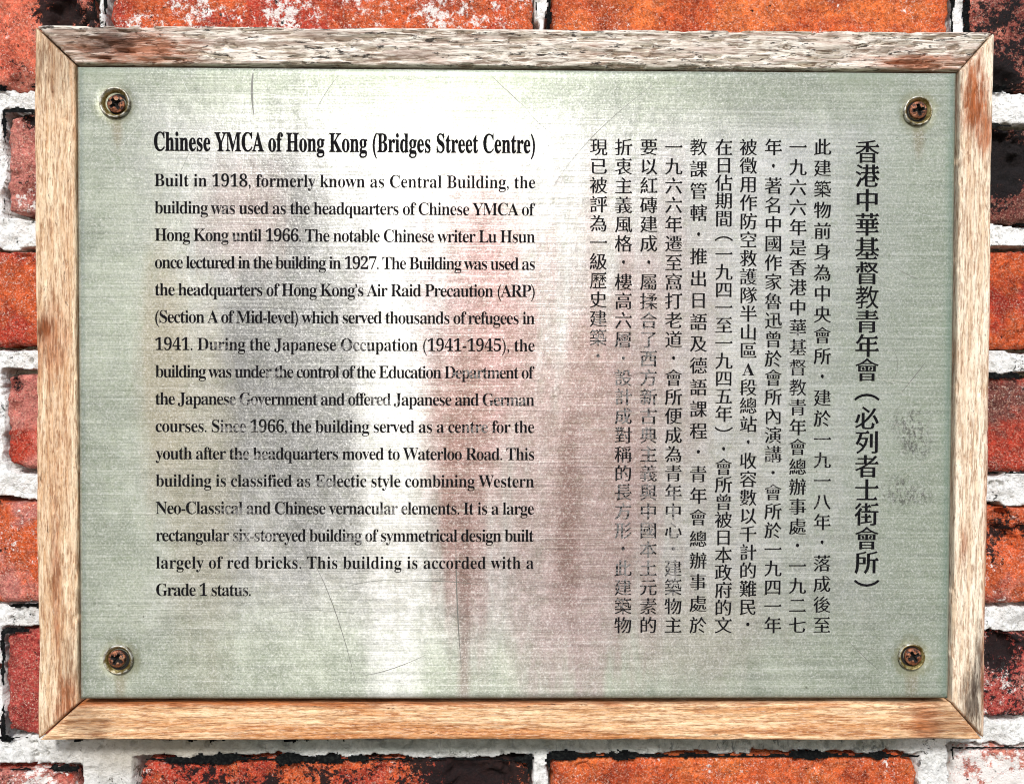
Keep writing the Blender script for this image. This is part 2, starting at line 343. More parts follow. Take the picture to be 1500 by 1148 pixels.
# each board lies along its own local X, centred on its face
def board(pts, centre, angle, mat, seed, rough, grooves):
    """pts: outline (x, z) of the mitred face, in wall metres, counter-clockwise from its outer left in board axes"""
    (a, b, c, d) = pts     # outer-start, outer-end, inner-end, inner-start   (board axis X runs start -> end)
    ca, sa = math.cos(angle), math.sin(angle)
    def loc(p): dx, dz = p[0] - centre[0], p[1] - centre[1]; return (dx * ca + dz * sa, -dx * sa + dz * ca)
    A, B, C_, D = [np.array(loc(p)) for p in (a, b, c, d)]
    L = abs(B[0] - A[0]); nu, nv = int(L / .0011), 30
    u = np.linspace(0, 1, nu); v = np.linspace(0, 1, nv)
    v = .5 + .5 * np.sign(v - .5) * (1 - (1 - np.abs(2 * v - 1)) ** 1.3)
    Ug, Vg = np.meshgrid(u, v)
    top = A[None, None] * (1 - Ug[..., None]) + B[None, None] * Ug[..., None]
    bot = D[None, None] * (1 - Ug[..., None]) + C_[None, None] * Ug[..., None]
    Q = top * (1 - Vg[..., None]) + bot * Vg[..., None]
    X, Z = Q[..., 0], Q[..., 1]
    wdt = np.linalg.norm(A - D) * .7
    e_in = Vg * .022; e_out = (1 - Vg) * .022
    e_end = np.minimum(Ug, 1 - Ug) * L
    ed = np.minimum(np.minimum(e_in, e_out), e_end * .9)
    r = .0017
    e = np.clip(ed / r, 0, 1)
    y = YF + r * (1 - np.sqrt(np.clip(1 - (1 - e) ** 2, 0, 1)))
    sd = seed * 40
    g1 = fbm(X * 20 + sd, Z * 330 + sd, seed, 4); g2 = fbm(X * 70 + sd, Z * 900, seed + 3, 3)
    y = y + (g1 - .5) * .0012 * rough + sstep(.60, .72, g2) * .0011 * grooves + (fbm(X * 9 + sd, Z * 20, seed + 8, 2) - .5) * .0012
    wave = (fbm(X * 25 + sd, Z * 0 + sd, seed + 21, 3) - .5) * .0012
    Z = Z + wave * (1 - 2 * Vg)
    P = np.stack([X, y, Z], -1)
    P = np.stack([np.pad(P[..., q], 1, mode='edge') for q in range(3)], -1)
    P[0, :, 1] = P[-1, :, 1] = P[:, 0, 1] = P[:, -1, 1] = .0035
    if (A[1] - D[1]) > 0: P = P[::-1]
    me = grid_mesh('frame_board', P, P.shape[1], P.shape[0])
    o = link('frame_board', me, mat, plaque); o.parent = plaque
    o.location = (centre[0], 0, centre[1] + H / 2); o.rotation_euler = (0, -angle, 0)
    return o
h2 = H / 2
oTL, oTR, oBR, oBL = (-hw2 - .0008, h2 + .0004), (hw2, h2 + .0004), (hw2, -h2 - .0018), (-hw2 - .0008, -h2 - .0018)
m = .0009
iTL = at(107.5, 95, YF); iTR = at(1404, 102, YF); iBR = at(1397, 1025, YF); iBL = at(116, 1027, YF)
ix0 = (iTL[0] + iBL[0]) / 2 + .0004; ix1 = (iTR[0] + iBR[0]) / 2; iz1 = (iTL[1] + iTR[1]) / 2; iz0 = (iBL[1] + iBR[1]) / 2 - .0015
iTL, iTR, iBR, iBL = (ix0, iz1), (ix1, iz1), (ix1, iz0), (ix0, iz0)
g = .00045     # half the open mitre gap
def off(p, dx, dz): return (p[0] + dx, p[1] + dz)
WT = wood_material('weathered_grey_wood', rgb(.74, .64, .50), rgb(.46, .33, .22), rgb(.50, .25, .12), .85, .85,
      [(-.222, -.002, .030, .009, .85, RUST), (-.236, .002, .014, .008, .8, BLK), (.236, -.007, .026, .005, .8, RUST), (-.262, .004, .012, .006, .6, UMB)], 1, .3)
WB = wood_material('honey_wood', LG, MD, rgb(.62, .24, .06), .04, .06,
      [(.244, .0, .010, .012, .75, RUST), (-.252, -.002, .012, .012, .6, UMB), (-.16, .010, .30, .0022, .75, RUST), (.258, -.002, .012, .010, .5, UMB)], 2, .85)  # long strip on the inner edge paints in the plate's soft shadow
WL = wood_material('pale_tan_wood', rgb(.93, .73, .48), rgb(.72, .47, .25), rgb(.64, .30, .10), .16, .14,
      [(-.190, -.004, .016, .006, .85, RUST), (.032, .007, .006, .005, .95, BLK), (.025, .004, .02, .008, .6, RUST), (-.112, .001, .04, .0022, .65, RUST), (.186, .0, .018, .014, .5, UMB), (-.165, -.006, .016, .005, .4, UMB)], 3, .45)
WR = wood_material('bleached_wood', rgb(1.0, .88, .68), rgb(.84, .64, .42), rgb(.55, .30, .13), .22, .12,
      [(.170, .001, .020, .007, .95, RUST), (.150, -.006, .012, .004, .8, RUST), (-.185, -.003, .02, .006, .85, BLK), (-.165, -.006, .02, .003, .7, BLK), (-.10, -.0095, .11, .0018, .6, RUST), (-.095, .004, .012, .0016, .6, RUST)], 4, .2)
oz = .5 * (h2 + iz1)
bt = board([off(oTL, g * 1.4, 0), off(oTR, -g * 1.4, 0), off(iTR, -g * .2, g), off(iTL, g * .2, g)], (0, (h2 + iz1) / 2), 0, WT, 1, 2.4, 2.6)
bb = board([off(oBL, g * 1.4, 0), off(oBR, -g * 1.4, 0), off(iBR, -g * .2, -g), off(iBL, g * .2, -g)], (0, (-h2 + iz0) / 2), 0, WB, 2, 1.0, .5)
bl = board([off(oBL, 0, g * 1.4), off(oTL, 0, -g * 1.4), off(iTL, -g, -g * .2), off(iBL, -g, g * .2)], ((-hw2 + ix0) / 2, 0), math.pi / 2, WL, 3, 1.3, 1.0)
br = board([off(oBR, 0, g * 1.4), off(oTR, 0, -g * 1.4), off(iTR, g, -g * .2), off(iBR, g, g * .2)], ((hw2 + ix1) / 2, 0), math.pi / 2, WR, 4, 1.3, 1.0)
bt['label'] = 'grey weathered top board with black open grain'
bb['label'] = 'warm honey coloured bottom board'
bl['label'] = 'tan left board with a dark knot half way up'
br['label'] = 'bleached right board with a rust brown stain near its top'

# backing board behind plate (seen as the dark gap around it)
kb = NT('old_backing'); kb.l(kb.mix(kb.noise(kb.co.outputs['Object'], 120, 4), rgb(.03, .02, .012), rgb(.10, .055, .03)), kb.b.inputs['Base Color']); kb.b.inputs['Roughness'].default_value = .95
a0, a1, b0, b1 = ix0 + .0005, ix1 - .0005, iz0 + .0005, iz1 - .0005
me = poly_mesh('backing_panel', [(a0, -.0015, b0), (a1, -.0015, b0), (a1, -.0015, b1), (a0, -.0015, b1), (a0, -.0035, b0), (a1, -.0035, b0), (a1, -.0035, b1), (a0, -.0035, b1)],
  [(0, 3, 2, 1), (4, 5, 6, 7), (0, 1, 5, 4), (1, 2, 6, 5), (2, 3, 7, 6), (3, 0, 4, 7)])
kid('backing_panel', me, kb.m)

SCREWS = [(169, 151), (1344, 163), (174, 965), (1335, 961)]
SP = [at(a, b, PY) for a, b in SCREWS]

def plate_material():
    k = NT('tarnished_brushed_metal'); v = k.co.outputs['Object']; X, Y, Z = k.xyz(v)
    n_l = k.noise(v, 7, 5, .6, .6); n_m = k.noise(v, 26, 5, .62, .5); n_h = k.noise(v, 120, 5, .7); n_hh = k.noise(v, 480, 4, .7)
    brush = k.noise(k.mapping(v, (9, 1, 620)), 1.0, 5, .7); brush2 = k.noise(k.mapping(v, (40, 1, 1500)), 1.0, 3, .7)
    wl = k.math('MULTIPLY', k.math('SUBTRACT', k.noise(k.mapping(v, (60, 1, 9)), 1.0, 5, .62), .5), 1.9)
    wl2 = k.math('MULTIPLY', k.math('SUBTRACT', k.noise(k.mapping(v, (26, 1, 5)), 1.0, 5, .6), .5), 2.0)
    steel = rgb(.66, .66, .66)
    c = k.mix(k.ramp(n_m, .35, .65), rgb(.60, .605, .60), rgb(.74, .745, .74))
    # green-grey tarnish creeping in from the edges
    ex = k.math('MINIMUM', k.math('SUBTRACT', X, PX0), k.math('SUBTRACT', PX1, X))
    ez = k.math('MINIMUM', k.math('SUBTRACT', Z, PZ0), k.math('MULTIPLY', k.math('SUBTRACT', PZ1, Z), 1.7))
    e = k.math('MINIMUM', ex, ez)
    gm = k.ramp(k.math('ADD', e, k.math('MULTIPLY', k.math('SUBTRACT', n_l, .5), .10)), .085, .015)
    green = k.mix(k.ramp(n_m, .38, .62), rgb(.42, .465, .37), rgb(.56, .61, .49))
    c = k.mix(k.math('MULTIPLY', gm, .88), c, green)
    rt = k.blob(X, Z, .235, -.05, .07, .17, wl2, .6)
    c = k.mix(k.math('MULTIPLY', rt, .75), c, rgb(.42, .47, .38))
    # dark reflection painted into the colour left of the middle
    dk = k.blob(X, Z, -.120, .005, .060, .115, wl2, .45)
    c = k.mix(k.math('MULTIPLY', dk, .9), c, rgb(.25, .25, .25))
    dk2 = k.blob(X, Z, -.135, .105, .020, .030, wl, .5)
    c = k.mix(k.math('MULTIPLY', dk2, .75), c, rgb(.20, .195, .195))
    # pink reflections painted into the colour, wide in the middle, plus thin rust runs
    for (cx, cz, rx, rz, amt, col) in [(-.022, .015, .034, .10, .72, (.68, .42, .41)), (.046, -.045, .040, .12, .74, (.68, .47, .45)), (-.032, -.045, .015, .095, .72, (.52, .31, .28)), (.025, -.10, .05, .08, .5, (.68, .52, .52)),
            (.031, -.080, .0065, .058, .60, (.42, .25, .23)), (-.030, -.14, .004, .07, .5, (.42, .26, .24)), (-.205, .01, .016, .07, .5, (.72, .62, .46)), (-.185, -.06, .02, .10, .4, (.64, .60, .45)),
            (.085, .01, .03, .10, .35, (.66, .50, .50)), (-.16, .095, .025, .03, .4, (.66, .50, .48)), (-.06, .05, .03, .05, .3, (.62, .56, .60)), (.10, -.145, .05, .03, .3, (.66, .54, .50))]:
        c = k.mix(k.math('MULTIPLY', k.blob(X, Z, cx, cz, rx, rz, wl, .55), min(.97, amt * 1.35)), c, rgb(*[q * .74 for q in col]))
    # bright streak of glare painted into the colour from top to bottom
    streak = k.math('MULTIPLY', k.blob(X, Z, -.072, -.07, .017, .15, wl, .6), .75)
    c = k.mix(streak, c, rgb(.93, .93, .92))
    for (sx, sz) in SP:
        c = k.mix(k.math('MULTIPLY', k.blob(X, Z, sx + .001, sz - .013, .0035, .012, wl, .6), .45), c, rgb(.34, .24, .12))
    # two smudged dark scribbles at the right
    for (cx, cz, rx, rz) in [(.232, -.021, .010, .009), (.236, -.034, .009, .008), (.228, -.062, .010, .008), (.240, -.064, .006, .006)]:
        f = k.math('MULTIPLY', k.blob(X, Z, cx, cz, rx, rz, wl, .7), k.ramp(k.noise(k.mapping(v, (1.4, 1, .7), (0, 0, 0), (0, .6, 0)), 330, 5, .8, .6), .47, .57, 0, .8))
        c = k.mix(f, c, rgb(.10, .095, .085))
    # fine wear
    c = k.mix(k.ramp(brush, .56, .38, 0, .55), c, k.mix(1.0, c, rgb(.64, .64, .66), 'MULTIPLY'))
    c = k.mix(k.ramp(brush, .54, .68, 0, .35), c, rgb(.92, .92, .92))
    grit = k.noise(v, 760, 4, .85)
    c = k.mix(k.ramp(grit, .50, .40, 0, .55), c, k.mix(1.0, c, rgb(.60, .62, .60), 'MULTIPLY'))
    c = k.mix(k.ramp(grit, .52, .62, 0, .45), c, rgb(.95, .95, .93))
    c = k.mix(k.math('MULTIPLY', k.ramp(k.noise(v, 150, 5, .8), .55, .66), .35), c, k.mix(1.0, c, rgb(.62, .70, .55), 'MULTIPLY'))
    c = k.mix(k.ramp(n_h, .60, .36, 0, .30), c, k.mix(1.0, c, rgb(.70, .74, .66), 'MULTIPLY'))
    c = k.mix(k.ramp(n_hh, .56, .74, 0, .45), c, rgb(.90, .90, .87))
    c = k.mix(k.ramp(k.noise(v, 210, 3, .7), .715, .75, 0, .7), c, rgb(.13, .13, .10))
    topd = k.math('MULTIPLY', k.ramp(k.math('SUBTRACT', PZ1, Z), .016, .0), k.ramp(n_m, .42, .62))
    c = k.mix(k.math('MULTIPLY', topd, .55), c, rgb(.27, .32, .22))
    rgtd = k.math('MULTIPLY', k.ramp(k.math('SUBTRACT', PX1, X), .009, .0), k.ramp(n_m, .35, .6, .5, 1))
    c = k.mix(k.math('MULTIPLY', rgtd, .55), c, rgb(.20, .32, .24))
    for (sx, sz) in SP:
        c = k.mix(k.math('MULTIPLY', k.blob(X, Z, sx, sz - .001, .0112, .0118, k.math('MULTIPLY', k.math('SUBTRACT', n_h, .5), 1.2), .22), .55), c, rgb(.30, .30, .18))
    c = k.mix(1.0, c, rgb(.82, .82, .80), 'MULTIPLY')
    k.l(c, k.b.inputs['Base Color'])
    tar = k.math('MAXIMUM', k.math('MULTIPLY', gm, .8), k.math('MULTIPLY', rt, .8))
    k.put(k.b.inputs['Metallic'], k.ramp(tar, 0, 1, .45, .30))
    rg = k.math('ADD', k.math('MULTIPLY', tar, .16), k.math('MULTIPLY', k.ramp(n_h, .3, .7), .10))
    k.l(k.math('ADD', rg, k.math('ADD', .19, k.math('MULTIPLY', dk, .08))), k.b.inputs['Roughness'])
    k.b.inputs['Anisotropic'].default_value = .95; k.b.inputs['Anisotropic Rotation'].default_value = .25
    tg = k.n('ShaderNodeTangent', direction_type='UV_MAP'); k.l(tg.outputs[0], k.b.inputs['Tangent'])
    h = k.math('ADD', k.math('MULTIPLY', brush, .25), k.math('ADD', k.math('MULTIPLY', brush2, .10), k.math('MULTIPLY', n_h, .35)))
    nb = k.bump(h, .0006, 1.0)
    nb = k.bump(k.noise(k.mapping(v, (30, 1, 16)), 1.0, 3, .5), .0005, .5, nb)
    k.l(nb, k.b.inputs['Normal'])
    return k.m
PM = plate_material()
nx, nz = 340, 240
U, V_ = np.meshgrid(np.linspace(0, 1, nx), np.linspace(0, 1, nz))
X = PX0 + (PX1 - PX0) * U; Z = PZ0 + (PZ1 - PZ0) * V_
ed = np.minimum(np.minimum(X - PX0, PX1 - X), np.minimum(Z - PZ0, PZ1 - Z))
y = PY + (fbm(X * 9, Z * 7, 5, 2) - .5) * .0006 + .0014 * sstep(.0028, 0, ed) 
for (sx, sz) in SP:
    rr = np.hypot(X - sx, Z - sz); y += .0009 * sstep(.013, .005, rr)
P = np.stack([X, y, Z], -1)
P = np.stack([np.pad(P[..., q], 1, mode='edge') for q in range(3)], -1)
P[0, :, 1] = P[-1, :, 1] = P[:, 0, 1] = P[:, -1, 1] = -.0110
me = grid_mesh('plate', P, nx + 2, nz + 2)
uv = me.uv_layers.new(name='UVMap')
vi = np.zeros(len(me.loops), np.int32); me.loops.foreach_get('vertex_index', vi)
pp = P.reshape(-1, 3)[vi]; uv.data.foreach_set('uv', np.stack([pp[:, 0] * 2 + .5, pp[:, 2] * 2 + .5], -1).reshape(-1).astype(np.float32))
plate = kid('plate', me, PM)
plate['label'] = 'thin horizontally brushed steel plate, tarnished green at its edges, with reflections painted pink in the middle'
def pkid(name, me, mat):                      # sub-part of the plate, world coordinates
    o = link(name, me, mat, plate); return o
def plate_y(x, z):
    iu = int(round((x - PX0) / (PX1 - PX0) * (nx - 1))); iv = int(round((z - PZ0) / (PZ1 - PZ0) * (nz - 1)))
    return float(y[min(max(iv, 0), nz - 1), min(max(iu, 0), nx - 1)])

# ------------------------------------------------------------------ screws in their countersunk cups
def lathe(prof, n=40):
    V, F = [], []
    for (r, yy) in prof:
        for i in range(n):
            a = 2 * math.pi * i / n; V.append((r * math.cos(a), yy, r * math.sin(a)))
    for j in range(len(prof) - 1):
        for i in range(n):
            k2 = (i + 1) % n; F.append((j * n + i, j * n + k2, (j + 1) * n + k2, (j + 1) * n + i))
    return V, F
def rust_mat():
    k = NT('rusty_screw'); v = k.co.outputs['Object']
    n1 = k.noise(v, 420, 5, .7); n2 = k.noise(v, 160, 4, .6)
    c = k.mix(k.ramp(n1, .40, .58), rgb(.03, .014, .01), rgb(.36, .13, .06))
    c = k.mix(k.ramp(n2, .54, .64, 0, .8), c, rgb(.55, .36, .22))
    c = k.mix(k.ramp(k.noise(v, 300, 4, .7), .56, .62, 0, .95), c, rgb(.008, .006, .006))
    k.l(c, k.b.inputs['Base Color']); k.b.inputs['Metallic'].default_value = .45; k.b.inputs['Roughness'].default_value = .5
    k.l(k.bump(n1, .0006), k.b.inputs['Normal']); return k.m
def cup_mat():
    k = NT('corroded_cup_washer'); v = k.co.outputs['Object']; X, Y, Z = k.xyz(v)
    rr = k.math('SQRT', k.math('ADD', k.math('MULTIPLY', X, X), k.math('MULTIPLY', Z, Z)))
    n1 = k.noise(v, 260, 5, .7)
    c = k.mix(k.ramp(n1, .4, .6), rgb(.13, .09, .02), rgb(.36, .30, .12))
    c = k.mix(k.ramp(k.math('ADD', rr, k.math('MULTIPLY', k.math('SUBTRACT', n1, .5), .004)), .0070, .0083), c, k.mix(k.ramp(n1, .4, .6), rgb(.14, .11, .06), rgb(.56, .55, .48)))
    k.l(c, k.b.inputs['Base Color']); k.b.inputs['Metallic'].default_value = .5; k.b.inputs['Roughness'].default_value = .42
    k.l(k.bump(n1, .0004), k.b.inputs['Normal']); return k.m
RS = rust_mat(); CW = cup_mat()
kd = NT('screw_black'); kd.b.inputs['Base Color'].default_value = rgb(.006, .005, .004); kd.b.inputs['Roughness'].default_value = .9
LB = ['screw sunk in a deep dark cup', 'dark rusty screw with a pale rim', 'rusty screw with a greenish cup', 'paler screw with an orange rust patch']
CF = [(9.0, 6.3, .8, -1.0, .6, 1.2), (8.6, 6.0, 0, .3, .2, .9), (8.8, 6.3, -.5, .6, 1.1, 1.0), (8.0, 5.8, .6, .2, .5, 1.1)]
for i, (sx, sz) in enumerate(SP):
    ro, ri, dx, dz, rot, dep = CF[i]
    s = .001; oy = plate_y(sx + .011, sz)
    V, F = lathe([(ro * s, .0012), (ro * s, -.0012), ((ro - .5) * s, -.0021), ((ro - 1.1) * s, -.0019), (ri * s, .0003), ((ri - .5) * s, .0010), (.0001, .0010)])
    scr = link('screw', poly_mesh('screw_placeholder', [], []), None, plaque)
    scr.location = (sx, oy, sz + h2)
    # screw head: polar grid with a pozidrive recess pressed in
    R = 5.0 * s; nr, na = 26, 72
    rad = np.linspace(0.02, 1, nr); ang = np.linspace(0, 2 * math.pi, na, endpoint=False)
    VV, FF = [], []
    for r_ in rad:
        for a_ in ang:
            xx, zz = r_ * math.cos(a_), r_ * math.sin(a_)
            ca, sa = math.cos(rot), math.sin(rot); p_, q_ = xx * ca + zz * sa, -xx * sa + zz * ca
            dome = -.0010 * (1 - r_ ** 3)
            cross = max(1 - max(abs(p_) / .66, 0) ** 8, 0) * (abs(q_) < .17) + max(1 - max(abs(q_) / .66, 0) ** 8, 0) * (abs(p_) < .17)
            rec = .0024 * min(cross, 1) + .0008 * (r_ < .34)
            rough_ = (float(fbm(np.array([xx * 4 + i * 9.]), np.array([zz * 4.]), i, 3)[0]) - .5) * .0007
            VV.append((xx * R + dx * s, dome + rec + rough_ - .0018, zz * R + dz * s))
    for j in range(nr - 1):
        for q in range(na):
            q2 = (q + 1) % na; FF.append((j * na + q, j * na + q2, (j + 1) * na + q2, (j + 1) * na + q))
    nb_ = len(VV)
    for a_ in ang: VV.append((math.cos(a_) * R * .93 + dx * s, .0014, math.sin(a_) * R * .93 + dz * s))
    for q in range(na):
        q2 = (q + 1) % na; FF.append(((nr - 1) * na + q, (nr - 1) * na + q2, nb_ + q2, nb_ + q))
    FF.append(tuple(range(na)))
    me = poly_mesh('screw', VV, FF, True); me.materials.append(RS); me.materials.append(kd.m); scr.data = me
    for p_ in me.polygons:          # recess faces take the black material
        xx, zz = (p_.center.x - dx * s) / R, (p_.center.z - dz * s) / R; P_, Q_ = xx * math.cos(rot) + zz * math.sin(rot), -xx * math.sin(rot) + zz * math.cos(rot)
        if (abs(Q_) < .20 and abs(P_) < .74) or (abs(P_) < .20 and abs(Q_) < .74) or math.hypot(xx, zz) < .36: p_.material_index = 1
    scr['label'] = LB[i]
    cw = link('cup_washer', poly_mesh('cup_washer', V, F, True), CW, scr)
    # dark ring between head and cup, stands in for the cup's shade
    V, F = lathe([(6.1 * s, -.0003), (4.6 * s, -.0001)], 48)
    V = [(a + dx * s + [.0010, -.0006, .0007, -.0008][i], b, c + [-.0010, -.0006, -.0002, .0004][i]) for a, b, c in V]
    link('cup_shade_ring', poly_mesh('cup_shade_ring', V, F, True), kd.m, scr)

# ------------------------------------------------------------------ lettering
def ink_mat():
    k = NT('black_enamel_lettering'); v = k.co.outputs['Object']; X, Y, Z = k.xyz(v)
    n1 = k.math('ADD', k.math('MULTIPLY', k.noise(k.mapping(v, (150, 1, 520)), 1.0, 5, .75), .55), k.math('MULTIPLY', k.noise(v, 620, 5, .8), .45)); n2 = k.noise(v, 900, 3, .7)
    wear = None
    c = rgb(.012, .012, .013)
    spots = [at(a, b, PY) + r for a, b, r in [(328, 308, (.007, .004)), (340, 350, (.007, .003)), (318, 510, (.008, .003)), (402, 548, (.006, .003)), (358, 590, (.016, .003)), (350, 628, (.014, .003)),
        (520, 508, (.012, .003)), (700, 548, (.018, .003)), (745, 588, (.018, .004)), (560, 588, (.010, .003)), (345, 748, (.014, .003)), (572, 748, (.014, .003)), (365, 788, (.022, .003)), (520, 788, (.010, .003)),
        (700, 628, (.012, .003)), (470, 708, (.010, .003)), (372, 668, (.014, .002)), (360, 865, (.010, .004)), (912, 560, (.006, .04)), (948, 560, (.005, .06)), (948, 780, (.005, .05)), (1167, 520, (.005, .03)), (1131, 690, (.005, .02)), (912, 800, (.006, .05)), (985, 800, (.004, .04)), (1203, 690, (.005, .03)), (876, 500, (.005, .02))]]
    tot = 0.0
    for (cx, cz, rx, rz) in spots:
        b_ = k.blob(X, Z, cx, cz, rx, rz, None, .5); tot = b_ if isinstance(tot, float) else k.math('MAXIMUM', tot, b_)
    zone = k.math('MAXIMUM', k.blob(X, Z, -.11, -.02, .10, .11, None, .5), k.blob(X, Z, .085, -.03, .06, .13, None, .4))
    th = k.math('SUBTRACT', k.math('SUBTRACT', .665, k.math('MULTIPLY', tot, .13)), k.math('MULTIPLY', zone, .048))
    bare = k.ramp(k.math('SUBTRACT', n1, th), -.02, .03)
    col = k.mix(bare, k.mix(k.ramp(n2, .45, .75), rgb(.004, .004, .005), k.mix(zone, rgb(.02, .019, .022), rgb(.035, .033, .036))), rgb(.30, .29, .28))
    k.l(col, k.b.inputs['Base Color']); k.put(k.b.inputs['Metallic'], k.math('MULTIPLY', bare, .7))
    k.b.inputs['Roughness'].default_value = .8; k.b.inputs['Specular IOR Level'].default_value = .08
    return k.m
INK = ink_mat()
DG = None
tmpc = bpy.data.curves.new('tmp', 'FONT'); tmpo = bpy.data.objects.new('tmp', tmpc); COL.objects.link(tmpo)
tmpc.resolution_u = 3
IDX = []
def splines(body, size=1.0, sc=1.0, sw=1.0):
    tmpc.body = body; tmpc.size = size; tmpc.space_character = sc; tmpc.space_word = sw
    dg = bpy.context.evaluated_depsgraph_get(); dg.update()
    ev = tmpo.evaluated_get(dg); cu = ev.to_curve(dg)
    out = []; IDX.clear()
    for s_ in cu.splines:
        pts = []
        if s_.type == 'BEZIER':
            bp = s_.bezier_points; n = len(bp)
            for i in range(n):
                a, b = bp[i], bp[(i + 1) % n]
                p0, p1, p2, p3 = a.co, a.handle_right, b.handle_left, b.co
                d = (p3 - p0).length
                dev = max(abs((p1 - p0).cross(p3 - p0).length), abs((p2 - p0).cross(p3 - p0).length)) / max(d, 1e-6)
                m_ = 1 if dev < .004 * size else 3
                for q in range(m_):
                    t = q / m_; u_ = 1 - t
                    p = p0 * u_ ** 3 + p1 * 3 * u_ * u_ * t + p2 * 3 * u_ * t * t + p3 * t ** 3
                    pts.append((p.x, p.y))
        else:
            pts = [(p.co.x, p.co.y) for p in s_.points]
        cl = []
        for p in pts:
            if not cl or math.hypot(p[0] - cl[-1][0], p[1] - cl[-1][1]) > .0008 * size: cl.append(p)
        if len(cl) > 2 and math.hypot(cl[0][0] - cl[-1][0], cl[0][1] - cl[-1][1]) < .0008 * size: cl.pop()
        if len(cl) > 2: out.append(cl); IDX.append(s_.character_index)
    ev.to_curve_clear()
    return out
def area(c): return .5 * sum(c[i][0] * c[(i + 1) % len(c)][1] - c[(i + 1) % len(c)][0] * c[i][1] for i in range(len(c)))
def fatten(cs, ex, fy, serif):
    """move contours outward by ex across upright strokes and by fy across level ones (em units)"""
    if not cs: return cs
    sg = 1 if max(cs, key=lambda c: abs(area(c))) and area(max(cs, key=lambda c: abs(area(c)))) > 0 else -1
    res = []
    for c in cs:
        n = len(c)
        if serif:
            new = []; i = 0
            for i in range(n):
                p, q = c[i], c[(i + 1) % n]; pp_, qq = c[i - 1], c[(i + 2) % n]
                dx, dy = q[0] - p[0], q[1] - p[1]; L = math.hypot(dx, dy)
                new.append(p)
            pts = new; new = []
            for i in range(n):
                p, q = pts[i], pts[(i + 1) % n]
                dx, dy = q[0] - p[0], q[1] - p[1]; L = math.hypot(dx, dy)
                nxn = sg * dy / max(L, 1e-6)
                prv, nxt = pts[i - 1], pts[(i + 2) % n]
                if .045 < L < .10 and nxn > .93 and abs(prv[1] - p[1]) < .02 and abs(nxt[1] - q[1]) < .02 and p[0] - prv[0] > .10 and q[0] - nxt[0] > .10:
                    if sg > 0:   # going up: p is the lower corner, q the upper
                        new += [p, (q[0] + .012, q[1] - .03), (q[0] - .045, q[1] + .055), (q[0] - .11, q[1])]
                        if i == n - 1: new[0] = (q[0] - .11, q[1])
                        else: pts[i + 1] = (q[0] - .11, q[1])
                    else:
                        new += [(p[0] - .11, p[1]), (p[0] - .045, p[1] + .055), (p[0] + .012, p[1] - .03)]
                else: new.append(p)
            c = []
            for p in new:
                if not c or abs(p[0] - c[-1][0]) + abs(p[1] - c[-1][1]) > 1e-5: c.append(p)
            if abs(c[0][0] - c[-1][0]) + abs(c[0][1] - c[-1][1]) < 1e-5: c.pop()
            n = len(c)
        off_, nn = [], []
        for i in range(n):
            p, q = c[i], c[(i + 1) % n]; dx, dy = q[0] - p[0], q[1] - p[1]; L = math.hypot(dx, dy) or 1e-9
            nrm = (sg * dy / L, -sg * dx / L); nn.append(nrm); off_.append(ex * nrm[0] ** 2 + fy * nrm[1] ** 2)
        o2 = []
        for i in range(n):
            a, b = nn[i - 1], nn[i]; oa, ob = off_[i - 1], off_[i]
            det = a[0] * b[1] - a[1] * b[0]
            if abs(det) > .25:
                vx = (oa * b[1] - ob * a[1]) / det; vy = (a[0] * ob - b[0] * oa) / det
            else:
                mx, my = a[0] + b[0], a[1] + b[1]; L = math.hypot(mx, my) or 1; mx /= L; my /= L
                o_ = (oa + ob) / 2; vx, vy = mx * o_, my * o_
            L = math.hypot(vx, vy); mxl = 1.6 * max(abs(ex), abs(fy))
            if L > mxl: vx *= mxl / L; vy *= mxl / L
            o2.append((c[i][0] + vx, c[i][1] + vy))
        res.append(o2)
    return res
def hits(cs):
    """indices (into the flat vertex list) of edges that cross another edge"""
    A = np.array([p for c in cs for p in c]); B = np.array([c[(i + 1) % len(c)] for c in cs for i in range(len(c))])
    d = B - A
    def side(P, D, Q): return D[:, None, 0] * (Q[None, :, 1] - P[:, None, 1]) - D[:, None, 1] * (Q[None, :, 0] - P[:, None, 0])
    s1 = side(A, d, A); s2 = side(A, d, B)
    h = (s1 * s2 < 0) & (np.abs(s1) > 1e-7) & (np.abs(s2) > 1e-7)
    return np.where((h & h.T).any(1))[0]
def safe_fatten(cs, ex, fy, want=True):
    base = fatten(cs, 0, 0, want)
    if not want: serif = False
    elif len(hits(base)): base = cs; serif = False
    else: serif = True
    fat = fatten(cs, ex, fy, serif)
    bl_, st, ln = [], [], []
    for c in base: st.append(len(bl_)); ln.append(len(c)); bl_ += c
    B0 = np.array(bl_); F0 = np.array([p for c in fat for p in c]); k_ = np.ones(len(B0))
    nxt = np.concatenate([np.roll(np.arange(l_), -1) + s_ for s_, l_ in zip(st, ln)]); prv = np.concatenate([np.roll(np.arange(l_), 1) + s_ for s_, l_ in zip(st, ln)])
    for _ in range(8):
        Q = B0 + (F0 - B0) * k_[:, None]
        res = [[tuple(p) for p in Q[s_:s_ + l_]] for s_, l_ in zip(st, ln)]
        h = hits(res)
        if not len(h): return res
        if _ == 6: k_[:] = 0; continue
        sel = set()
        for i in h: sel |= {i, nxt[i]}
        sel = list(sel); k_[sel] *= .45
    return base
